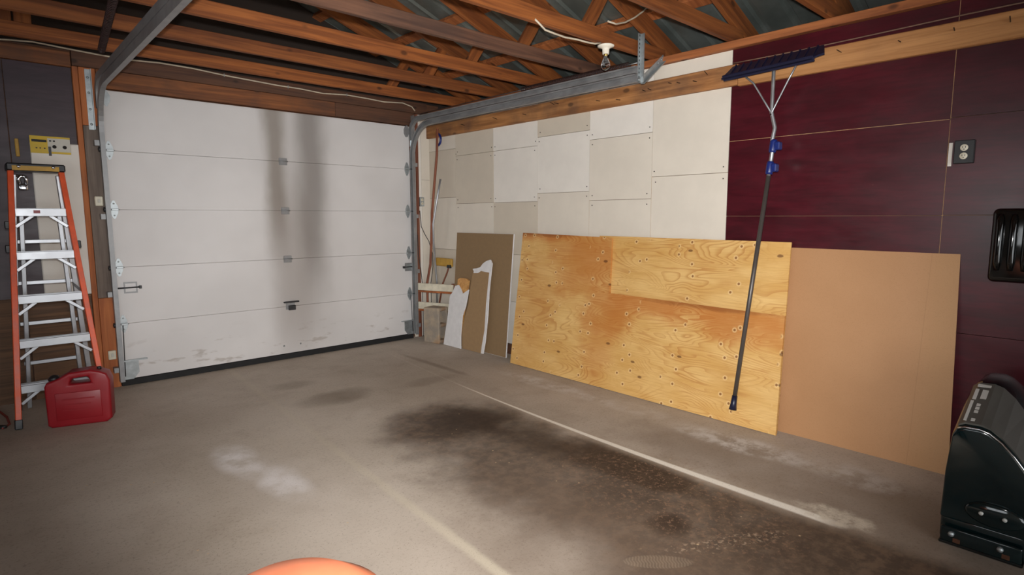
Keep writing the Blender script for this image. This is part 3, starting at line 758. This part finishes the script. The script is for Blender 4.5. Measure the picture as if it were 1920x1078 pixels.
def box_switch(x, z, label):
    o = empty('switch_box', (x, FW-.05, z-.04)); tag(o, label, 'switch')
    MB().box(x-.026, x+.026, FW-.072, FW-.05, z-.036, z+.036).build('cover', 'ivory', o, .005)
    MB().box(x-.008, x+.008, FW-.08, FW-.071, z-.012, z+.012).build('button', 'label_white', o, .002)
box_switch(.725, 1.468, 'small white door button box at chest height on the left jamb')
box_switch(.725, .267, 'small white sensor box low on the left jamb behind the fuel can')
cords = empty('red_cord', (-.02, 4.78, 0)); tag(cords, 'red cord with a black plug lying on the floor left of the ladder foot', 'cord')
pts = [at(a, b, 2, .008) for a, b in ((-60, 775), (-30, 765), (0, 772), (13, 782), (18, 795), (6, 803), (-10, 800), (-45, 806))]
MB().tube(pts, .007, 8).build('cord', 'red_cord', cords)
MB().tube([at(-5, 801, 2, .014), at(12, 800, 2, .014)], [.014, .01], 10).build('plug', 'black_plastic', cords)

# cable stapled on the header, running to the right jamb
cpts = [(-20, 72), (60, 78), (130, 92), (187, 103), (240, 112), (300, 118), (360, 128), (420, 141), (520, 160), (560, 166), (605, 175), (650, 178), (690, 185), (720, 191), (755, 193), (772, 200), (778, 208)]
cab = empty('header_cable', (2.2, FW-.06, 2.3)); tag(cab, 'white electric cable stapled along the header above the garage door', 'cable')
MB().tube([at(a, b, 1, FW-.058) for a, b in cpts], .006, 8).build('cable', 'cable_white', cab)
for a, b in ((240, 112), (420, 141), (540, 163), (650, 178)):
    p = at(a, b, 1, FW-.058); MB().box(p.x-.003, p.x+.003, p.y-.009, p.y+.01, p.z-.012, p.z+.012).build('staple', 'galvanised', cab)

# ------------------------------------------------------------------ bulb
YT = 4.98-.606*4+.019
bp = at(1136, 88, 1, YT); bx = bp.x
lf = empty('bulb_holder', (bx, YT, 2.33)); tag(lf, 'white porcelain lampholder with a bare clear bulb under a roof truss', 'lamp')
Mz = Matrix.Translation((bx, YT, 2.4895)) @ Matrix.Rotation(math.pi, 4, 'X')
MB().lathe([(.05, 0), (.057, .004), (.055, .012), (.03, .02), (.024, .026), (.022, .06), (.018, .06), (.016, .04)], Mz, 24).build('lampholder', 'porcelain', lf)
MB().lathe([(.013, .04), (.0135, .07), (.012, .072)], Mz, 16).build('bulb_base', 'brass', lf)
MB().lathe([(.012, .07), (.0135, .08), (.022, .1), (.029, .118), (.031, .132), (.028, .147), (.019, .158), (.008, .1625), (.0005, .163)], Mz, 24).build('bulb', 'glass', lf)
MB().tube([(bx-.008, YT, 2.42), (bx-.01, YT, 2.37), (bx+.01, YT, 2.37), (bx+.008, YT, 2.42)], .0012, 6).build('filament', 'dark_steel', lf)
c1 = tag(MB().tube([at(a, b, 1, YT-.02) for a, b in ((1003, 36), (1012, 45), (1022, 56), (1040, 63), (1060, 70), (1082, 74), (1100, 79), (1116, 82), (1126, 80))], .006, 8).build('lamp_cable', 'cable_white'), 'white cable sagging along the truss to the bare bulb', 'cable')
c2 = tag(MB().tube([at(a, b, 1, YT-.03) for a, b in ((1140, 40), (1155, 45), (1172, 42), (1190, 33), (1205, 22), (1216, 12))], .006, 8).build('loose_cable', 'cable_white'), 'loose cable looping between roof webs above the bulb', 'cable')

# ------------------------------------------------------------------ sheets leaning on the right wall
def sheet(o, tr_, up, poly, t, name, mat, off=0, bevel=0):
    """sheet whose lower edge starts at o, runs along tr_, rises along up; thickness towards the room"""
    M = frame(o, tr_, up); n = M.to_3x3() @ Vector((0, 0, 1))
    if n.x > 0: sgn = -1
    else: sgn = 1
    M = M @ Matrix.Translation((0, 0, sgn*off))
    a, b = (0, sgn*t)
    return MB().prism(poly, min(a, b), max(a, b), M).build(name, mat, None, bevel)
def sheet_local(o, tr_, up, poly, t, name, mat, parent=None, off=0):
    M = frame(o, tr_, up); n = M.to_3x3() @ Vector((0, 0, 1)); sgn = -1 if n.x > 0 else 1
    M = M @ Matrix.Translation((0, 0, sgn*off))
    return MB().prism(poly, min(0, sgn*t), max(0, sgn*t)).build(name, mat, parent, 0, M)
along = Vector((-.012, -1, 0))
# main plywood sheet with a corner sawn out
PB = Vector((3.562, 3.868, .001)); PU = Vector((.222, .066, 1.18))
Lp = 2.44
main = [(0, 0), (Lp, 0), (Lp+.0, .735), (1.07, .748), (1.045, 1.19), (0, 1.21)]
def shear(p): return [(a-.054*b, b) for a, b in p]
tag(sheet_local(PB, along, (.222, 0, 1.18), shear(main), .016, 'plywood_sheet', 'plywood', None, .004), 'large weathered plywood sheet with a sawn-out corner leaning on the white wall', 'plywood')
tag(sheet_local(PB, along, (.222, 0, 1.18), shear([(.9, .01), (Lp-.004, .01), (Lp-.004, 1.198), (.9, 1.206)]), .012, 'plywood_backing_sheet', 'plywood_pale', None, -.012), 'paler plywood sheet showing through the sawn-out corner of the large sheet', 'plywood')
HB = Vector((3.612, 1.80, .001))
tag(sheet_local(HB, Vector((-.0, -1, 0)), (.19, 0, 1.15), shear([(0, 0), (1.215, 0), (1.215, 1.155), (0, 1.16)]), .006, 'hardboard_sheet', 'hardboard', None, -.012), 'plain brown hardboard sheet leaning beside the plywood under the maroon panels', 'hardboard')
# drywall offcuts
DB = Vector((3.655, 4.90, .001))
dl = Vector((.0, -1, 0)); du = (.135, 0, 1.17)
dw = empty('drywall_sheet', (3.66, 4.48, 0)); tag(dw, 'wide brown-backed drywall sheet with white edges leaning on the wall beside the plywood', 'drywall')
dpoly = [(0, 0), (.86, 0), (.83, 1.185), (-.055, 1.185)]
sheet_local(DB, dl, du, dpoly, .012, 'gypsum_core', 'gypsum', dw, 0)
sheet_local(DB, dl, du, [(.0, .002), (.857, .002), (.827, 1.183), (-.053, 1.183)], .0012, 'paper_face', 'paper_brown', dw, .0122)
TB = at(868, 655, 2, .001); TE = at(905, 664, 2, .001)
def on_sheet(pixels, base, tr_, up, off):
    M = frame(base, tr_, up); n = M.to_3x3() @ Vector((0, 0, 1)); n = -n if n.x > 0 else n
    o = base + n*off; res = []; inv = M.inverted()
    c = Vector((0, 0, CAM_Z))
    for a, b in pixels:
        d = CAM_M.to_3x3() @ Vector(((a-960)/F_PX, -(b-539)/F_PX, -1))
        t = (o-c).dot(n)/d.dot(n); p = inv @ (c+d*t); res.append((p.x, p.y))
    return res
b2 = Vector((3.60, 4.72, .001)); u2 = (.12, 0, .93)
tp = empty('torn_drywall_strip', (3.62, 4.5, 0)); tag(tp, 'tall torn brown drywall strip with a ragged white top leaning on the wide drywall sheet', 'drywall')
core = on_sheet([(866, 656), (905, 664), (909, 640), (914, 590), (916, 550), (919, 520), (922, 494), (919, 487), (912, 489), (905, 494), (900, 501), (893, 503), (886, 504), (888, 509), (885, 522), (881, 545), (878, 570), (872, 592), (867, 615)], b2, dl, u2, .014)
face = on_sheet([(866, 655.5), (901, 663), (903, 648), (908, 620), (911, 570), (915, 530), (917, 511), (910, 510), (902, 508), (896, 512), (886, 512), (881, 545), (878, 570), (872, 592), (867, 615)], b2, dl, u2, .0142)
clampz = lambda P: [(a, max(b, 0.001)) for a, b in P]
sheet_local(b2, dl, u2, clampz(core), .012, 'gypsum_core', 'gypsum', tp, 0)
sheet_local(b2, dl, u2, clampz(face), .0012, 'paper_face', 'paper_tan', tp, .0122)
b3 = Vector((3.575, 4.95, .001)); u3 = (.10, 0, .63)
wpl = on_sheet([(831, 647), (863, 655), (863, 630), (866, 592), (872, 575), (875, 560), (878, 543), (871, 548), (867, 551), (863, 541), (859, 534), (853, 536), (849, 546), (843, 556), (838, 600)], b3, dl, u3, .014)
tag(sheet_local(b3, dl, u3, clampz(wpl), .012, 'white_drywall_offcut', 'gypsum', None, 0), 'short broken drywall offcut, white side out, beside the concrete block', 'drywall')
b4 = Vector((3.63, 4.86, .001)); u4 = (.085, 0, .7)
bl4 = on_sheet([(846, 646), (858, 650), (877, 526), (872, 522), (862, 521), (857, 523)], b4, dl, u4, .03)
tag(sheet_local(b4, dl, u4, clampz(bl4), .02, 'wood_offcut', 'block_wood', None, -.0), 'short light wood offcut peeking out behind the white drywall offcut', 'wood offcut')

# ------------------------------------------------------------------ cinder block
cb = empty('concrete_block', (3.6, 5.12, 0)); tag(cb, 'concrete block standing on end in the corner by the garage door track', 'block')
a0 = at(795, 641, 2, 0); a1 = at(823, 645, 2, 0); vx = (a1-a0); vx.z = 0; Lb = vx.length
Mc = frame(a0, vx, Vector((vx.y, -vx.x, 0)) * (-1 if vx.y*1 - 0 > 0 else 1))
if (Mc.to_3x3() @ Vector((0, 1, 0))).x < 0: Mc = frame(a0, vx, -(Mc.to_3x3() @ Vector((0, 1, 0))))
zup = (Mc.to_3x3() @ Vector((0, 0, 1))).z
blk = MB()
zs = [0, .38] if zup > 0 else [-.38, 0]
def bb(x0, x1, y0, y1, z0, z1):
    blk.obox(Mc, x0, x1, y0, y1, z0*zup if zup > 0 else -z1, z1*zup if zup > 0 else -z0)
hb = .37
bmx = MB().obox(Mc, 0, Lb, 0, .035, zs[0], zs[1]).build('face_shell', 'cinder', cb, .008)
MB().obox(Mc, 0, Lb, .135, .17, zs[0], zs[1]).build('face_shell', 'cinder', cb, .008)
for (q0, q1) in ((0, .035), (.172, .207), (.345, .38)):
    a, b = (q0, q1) if zup > 0 else (-q1, -q0)
    MB().obox(Mc, .004, Lb-.004, .03, .14, a, b).build('web', 'cinder', cb, .006)

# ------------------------------------------------------------------ corner rack and long tools
rk = empty('corner_rack', (3.68, 5.25, 0)); tag(rk, 'low rack of two white rails across the corner holding poles', 'rack')
RA, RB = Vector((3.60, 5.445, 0)), Vector((3.768, 5.02, 0))
for z in (.535, .325):
    r_ = beam('rail', RA+Vector((0, 0, z)), RB+Vector((0, 0, z)), .018, .078, 'ivory', rk)
    beam('rail_cleat', RA+Vector((.004, 0, z-.022)), RB+Vector((.004, 0, z-.022)), .03, .02, 'jamb_wood', rk)
MB().box(3.60, 3.635, 5.45, 5.462, 0, .62).build('post', 'stick_wood', rk)
MB().box(3.775, 3.812, 5.03, 5.065, 0, .62).build('post', 'stick_wood', rk)
def pole(name, pix, ys, r, mat, label, cat, foot=True):
    n = len(pix); pts = [at(a, b, 1, ys[0]+(ys[1]-ys[0])*i/(n-1)) for i, (a, b) in enumerate(pix)]
    if foot:
        p, q = pts[-1], pts[-2]; pts.append(Vector((p.x, p.y, .003)))
    return tag(MB().tube(pts, r, 8).build(name, mat), label, cat)
pole('wooden_pole', [(820, 241), (819, 290), (814, 350), (810, 400), (809, 450), (807, 495), (801, 530)], (5.2, 5.39), .014, 'stick_wood', 'crooked brown wooden pole standing in the corner rack below the blue loop', 'pole')
pole('metal_strip', [(826, 336), (820, 370), (812, 420), (813, 455), (816, 490), (819, 528)], (5.15, 5.33), .011, 'aluminium', 'bent bright aluminium strip standing in the corner rack beside the brown pole', 'strip')
pole('black_rod', [(787, 395), (790, 425), (797, 440), (804, 452), (811, 475), (812, 500), (808, 530)], (FW-.03, 5.41), .004, 'black_plastic', 'thin black cable hanging from the corner outlet behind the rack', 'cable')
pole('thin_rod', [(783, 440), (785, 480), (789, 505), (792, 532)], (5.46, 5.44), .004, 'dark_steel', 'thin dark rod in the corner rack beside the door jamb', 'rod')
pb = empty('push_brush', (3.70, 5.2, 0)); tag(pb, 'yellow wooden brush head on a thin handle leaning upside down in the corner', 'brush')
h0 = at(819, 490, 0, 3.77); h1 = at(848, 490, 0, 3.77)
beam('brush_head', (h0.x, h0.y, h0.z-.045), (h1.x, h1.y, h0.z-.045), .03, .088, 'yellow_wood', pb, bevel=.006)
hc = at(842, 499, 0, 3.75)
MB().box(hc.x-.012, hc.x+.012, hc.y-.03, hc.y+.03, hc.z-.02, hc.z+.012).build('clamp', 'black_plastic', pb, .003)
MB().tube([hc, at(838, 512, 0, 3.745), at(830, 532, 0, 3.735), (3.715, 5.33, .004)], .009, 8).build('handle', 'stick_wood', pb)
bc = at(820, 262, 0, 3.755)
tag(MB().tube([bc+Vector((-.0, .02*0-.062*math.sin(a), .062*math.cos(a))) for a in [math.radians(-5+14*i) for i in range(14)]], .012, 10).build('blue_loop', 'blue_plastic'), 'blue plastic loop hanging from the corner end of the old ledger board', 'loop')
# outlets
def duplex(c, axis, w, h, plate, label, mat_face='ivory', lean=0):
    o = empty('wall_outlet', c); tag(o, label, 'outlet')
    M = Matrix.Translation(c) @ (Matrix.Rotation(-math.pi/2, 4, 'Z') if axis == 'x' else Matrix.Identity(4))   # local -y faces the room
    MB().obox(M, -w/2, w/2, -.03, 0, -h/2, h/2).build('cover_plate', plate, o, .003)
    for s in (-1, 1):
        f = MB().lathe([(.017, 0), (.017, .003), (.015, .004)], M @ Matrix.Translation((0, -.03, s*.021)) @ Matrix.Rotation(math.pi/2, 4, 'X'), 16).build('socket_face', mat_face, o)
        for dx in (-.006, .006):
            MB().obox(M, dx-.0012, dx+.0012, -.0348, -.033, s*.021-.002, s*.021+.007).build('slot', 'print_black', f)
        MB().lathe([(.0025, 0), (.0025, .001)], M @ Matrix.Translation((0, -.0338, s*.021-.008)) @ Matrix.Rotation(math.pi/2, 4, 'X'), 8).build('slot', 'print_black', f)
    return o
duplex((W-.001, .668, 1.668), 'x', .085, .118, 'black_plastic', 'black-plated duplex outlet on the maroon wall above the hardboard')
MB_o = tag(MB().box(W-.004, W-.0005, .722, .738, 1.60, 1.72).build('filler_strip', A), 'narrow white filler strip left of the black outlet', 'strip')
duplex((3.684, FW-.013, 1.51), 'y', .055, .1, 'galvanised', 'grey metal duplex outlet in the corner beside the right door track')

# ------------------------------------------------------------------ snow rake
rk2 = empty('snow_rake', (3.6, 1.67, .1)); tag(rk2, 'roof snow rake with blue blade hung on the ledger, its pole down over the plywood', 'snow rake')
Pend = at(1374, 766, 0, 3.475); Pj = at(1447, 212, 0, 3.70); Pt = at(1451, 132, 0, 3.705)
Pk = at(1453, 240, 0, 3.692)
dirp = (at(1441, 330, 0, 3.66)-Pend).normalized()
tpt = lambda z: Pend+dirp*((z-Pend.z)/dirp.z)
zc = at(1441, 330, 0, 3.66).z
MB().tube([Pend, tpt(zc)], .0135, 14).build('lower_pole', 'pole_grey', rk2)
MB().tube([tpt(zc-.02), tpt(zc+.17), at(1448, 262, 0, 3.68), Pk, Pj, Pt, Pt+Vector((.01, 0, .03))], .0115, 12).build('upper_pole', 'aluminium', rk2)
def clampring(za, zb, nm):
    c = MB().tube([tpt(za), tpt(za+.012), tpt(zb-.012), tpt(zb)], [.019, .022, .022, .019], 14).build(nm, 'blue_plastic', rk2)
    m_ = tpt((za+zb)/2); MB().box(m_.x-.02, m_.x+.03, m_.y-.045, m_.y-.012, m_.z-.025, m_.z+.025).build('lever', 'blue_plastic', c, .006)
clampring(at(1441, 327, 0, 3.66).z, at(1444, 303, 0, 3.665).z, 'clamp')
clampring(at(1446, 286, 0, 3.67).z, at(1449, 262, 0, 3.675).z, 'clamp')
MB().tube([Pend-dirp*.005, Pend+dirp*.03, Pend+dirp*.085], [.024, .019, .0165], 14).build('end_grip', 'blue_black', rk2)
# blade
tlp = at(1352, 149, 0, 3.64); trp = at(1543, 106, 0, 3.64)
bxv = (trp-tlp); Lb2 = bxv.length
Mbl = frame(tlp, bxv, Vector((.105, 0, .09)))
ny = Mbl.to_3x3() @ Vector((0, 0, 1)); sg = 1 if ny.z > 0 else -1
bl_ = MB().prism([(0, 0), (Lb2-.06, 0), (Lb2-.04, .02), (Lb2, .03), (Lb2-.03, .135), (.03, .135)], -.006, .006, Mbl).build('blade', 'blue_black', rk2, .002)
MB().obox(Mbl, .01, Lb2-.05, 0, .012, -.02, .02).build('blade_rim', 'blue_black', rk2, .003)
for k in range(11):
    MB().obox(Mbl, .05+k*.05, .058+k*.05, .02, .137, .004 if sg > 0 else -.013, .013 if sg > 0 else -.004).build('blade_rib', 'blue_black', bl_)
for a, m_ in (((1393, 140), (1413, 156)), ((1493, 122), (1478, 150))):
    MB().tube([at(*a, 0, 3.665), at(*m_, 0, 3.68), Pj+Vector((-.005, 0, .0)), Pj+Vector((-.003, 0, -.02))], .0055, 8).build('brace_rod', 'aluminium', rk2)
MB().tube([Pj+Vector((-.016, 0, -.01)), Pj+Vector((.016, 0, -.01))], .006, 8).build('pivot_bolt', 'chrome', rk2)

# ------------------------------------------------------------------ dark machine at the right edge
gm = empty('machine_housing', (3.1, .28, 0)); tag(gm, 'glossy dark green machine housing with a sloped silver decal top on the floor', 'machine')
prof = [(.478, .10), (.474, .3), (.462, .46), (.448, .49), (.425, .503), (.375, .505), (.345, .497), (.305, .468), (.265, .425), (.235, .385), (.19, .31), (.15, .23), (.12, .10)]
def section(x, dz, sh):                 # arch section at x: raised by dz, shifted by sh
    return [Vector((x, y+sh*(z-.1), z+dz*(z-.1)/.4)) for y, z in prof]
def loft(secs, caps=(True, True)):
    n = len(secs[0]); vs = [v for s in secs for v in s]; fs = []
    for i in range(len(secs)-1):
        for k in range(n):
            fs.append((i*n+k, i*n+(k+1) % n, (i+1)*n+(k+1) % n, (i+1)*n+k))
    if caps[0]: fs.append(tuple(range(n)))
    if caps[1]: fs.append(tuple((len(secs)-1)*n+k for k in range(n))[::-1])
    return vs, fs
vs, fs = loft([section(2.872, -.004, 0), section(2.865, -.012, 0)][::-1] + [section(3.0, .05, 0), section(3.16, .115, 0), section(3.42, .115, 0)])
body = MB().add(vs, fs).build('body', 'green_gloss', gm, .012, seg=3)
def topskin(x0, x1, d0, d1, i0, i1, off, mat, name, par):
    s0 = section(x0, d0, 0)[i0:i1]; s1 = section(x1, d1, 0)[i0:i1]; n = len(s0)
    up_ = Vector((-.25, 0, 1)).normalized()
    vs = [v+up_*off for v in s0+s1]+[v-up_*.002 for v in s0+s1]
    fs = [(i, i+1, n+i+1, n+i) for i in range(n-1)]+[(2*n+i, 3*n+i, 3*n+i+1, 2*n+i+1) for i in range(n-1)]
    fs += [(i, 2*n+i, 2*n+i+1, i+1) for i in range(n-1)]+[(n+i, n+i+1, 3*n+i+1, 3*n+i) for i in range(n-1)]
    fs += [(0, n, 3*n, 2*n), (n-1, 3*n-1, 4*n-1, 2*n-1)]
    return MB().add(vs, fs).build(name, mat, par)
dz_ = lambda x: -.004+(x-2.872)*(.119/.288)
topskin(2.882, 3.15, dz_(2.882)+.004, dz_(3.15)+.004, 3, 12, .006, 'silver_decal', 'decal_top', gm)
def strip(y0, y1, xa, xb, nm='print'):
    vs = []
    for x in (xa, xb):
        for y in (y0, y1):
            z = .503; vs.append(Vector((x, y, z+(dz_(x)+.004)*(z-.1)/.4+.0085)))
    MB().add(vs+[v-Vector((0, 0, .0015)) for v in vs], [(0, 1, 3, 2), (4, 6, 7, 5), (0, 4, 5, 1), (2, 3, 7, 6), (0, 2, 6, 4), (1, 5, 7, 3)]).build(nm, 'print_grey', gm)
strip(.424, .434, 2.89, 3.02); strip(.42, .432, 3.03, 3.10)
for k in range(4): strip(.398-.0*k, .411, 2.895+.022*k+.03*(k > 0), 2.91+.022*k+.03*(k > 0))
strip(.388, .408, 3.04, 3.10); strip(.374, .43, 3.118, 3.135)
MB().tube([(2.868, y, z-.004) for y, z in [(.446, .49), (.425, .5), (.375, .502), (.345, .494), (.305, .465), (.265, .422), (.235, .382), (.19, .307)]], .004, 6).build('edge_trim', 'chrome', gm)
# raised oval boss with two plugs, base flange with bolts
boss = MB()
Mo = Matrix.Translation((2.868, .305, .165)) @ Matrix.Rotation(-math.pi/2, 4, 'Y')
boss.lathe([(.062, 0), (.06, .008), (.054, .013)], Mo @ Matrix.Diagonal((.8, 1.55, 1, 1)), 32).build('boss', 'green_gloss', gm)
for y in (.345, .272):
    MB().lathe([(.008, 0), (.008, .004), (.006, .006)], Matrix.Translation((2.855, y, .165)) @ Matrix.Rotation(-math.pi/2, 4, 'Y'), 12).build('plug', 'print_grey', gm)
MB().box(2.835, 3.42, .205, .472, 0, .012).build('base_plate', 'black_gloss', gm, .004)
MB().box(2.838, 2.852, .21, .468, .01, .075).build('base_flange', 'green_gloss', gm, .012, seg=3)
MB().box(2.865, 3.41, .13, .475, .01, .11).build('lower_body', 'green_gloss', gm, .01, seg=2)
for y in (.43, .275):
    b_ = MB().lathe([(.011, 0), (.011, .008), (.005, .013)], Matrix.Translation((2.838, y, .05)) @ Matrix.Rotation(-math.pi/2, 4, 'Y'), 8).build('bolt', 'galvanised', gm)
    MB().box(2.8365, 2.8385, y-.03, y-.006, .016, .034).build('rust_mark', 'rust', b_)

# black ribbed cover on the wall
bk = empty('ribbed_cover', (W-.05, .36, 1.0)); tag(bk, 'glossy black ribbed plastic cover hanging on the maroon wall above the machine', 'cover')
p_tl = at(1862, 391, 0, W-.06); p_bl = at(1852, 528, 0, W-.06)
y1_, z1_, z0_ = p_tl.y, p_tl.z, p_bl.z
MB().box(W-.06, W-.004, .08, y1_, z0_, z1_).build('shell', 'black_gloss', bk, .025, seg=4)
for k in range(6):
    yy = y1_-.035-.052*k
    MB().tube([(W-.058, yy, z0_+.06), (W-.062, yy, z0_+.1), (W-.062, yy, z1_-.06), (W-.056, yy, z1_-.03)], [.012, .017, .017, .012], 12).build('rib', 'black_gloss', bk)

# ------------------------------------------------------------------ orange cowl near the photographer
oc = empty('orange_cowl', (.46, 1.2, 0)); tag(oc, 'orange plastic engine cowl rising from the floor near the dark oil stain', 'cowl')
cx, cy = .455, 1.185
Mo = Matrix.Translation((cx, cy, 0)) @ Matrix.Rotation(math.radians(-42), 4, 'Z') @ Matrix.Diagonal((1.15, .9, 1, 1))
pr = [(.2, .2), (.205, .3), (.202, .39), (.19, .46), (.16, .515), (.11, .548), (.055, .562), (.001, .566)]
MB().lathe(pr, Mo, 40).build('cowl', 'orange_cowl', oc)
MB().lathe([(.212, .19), (.215, .2), (.215, .225), (.205, .235)], Mo, 40).build('rim', 'black_plastic', oc)
MB().lathe([(.2, .09), (.205, .1), (.205, .19)], Mo, 40).build('engine_base', 'dark_steel', oc)
for a in range(4):
    an = math.radians(45+90*a); p = Mo @ Vector((.19*math.cos(an), .19*math.sin(an), 0))
    MB().tube([(p.x, p.y-.02, .075), (p.x, p.y+.02, .075)], .075, 20).build('wheel', 'rubber', oc)
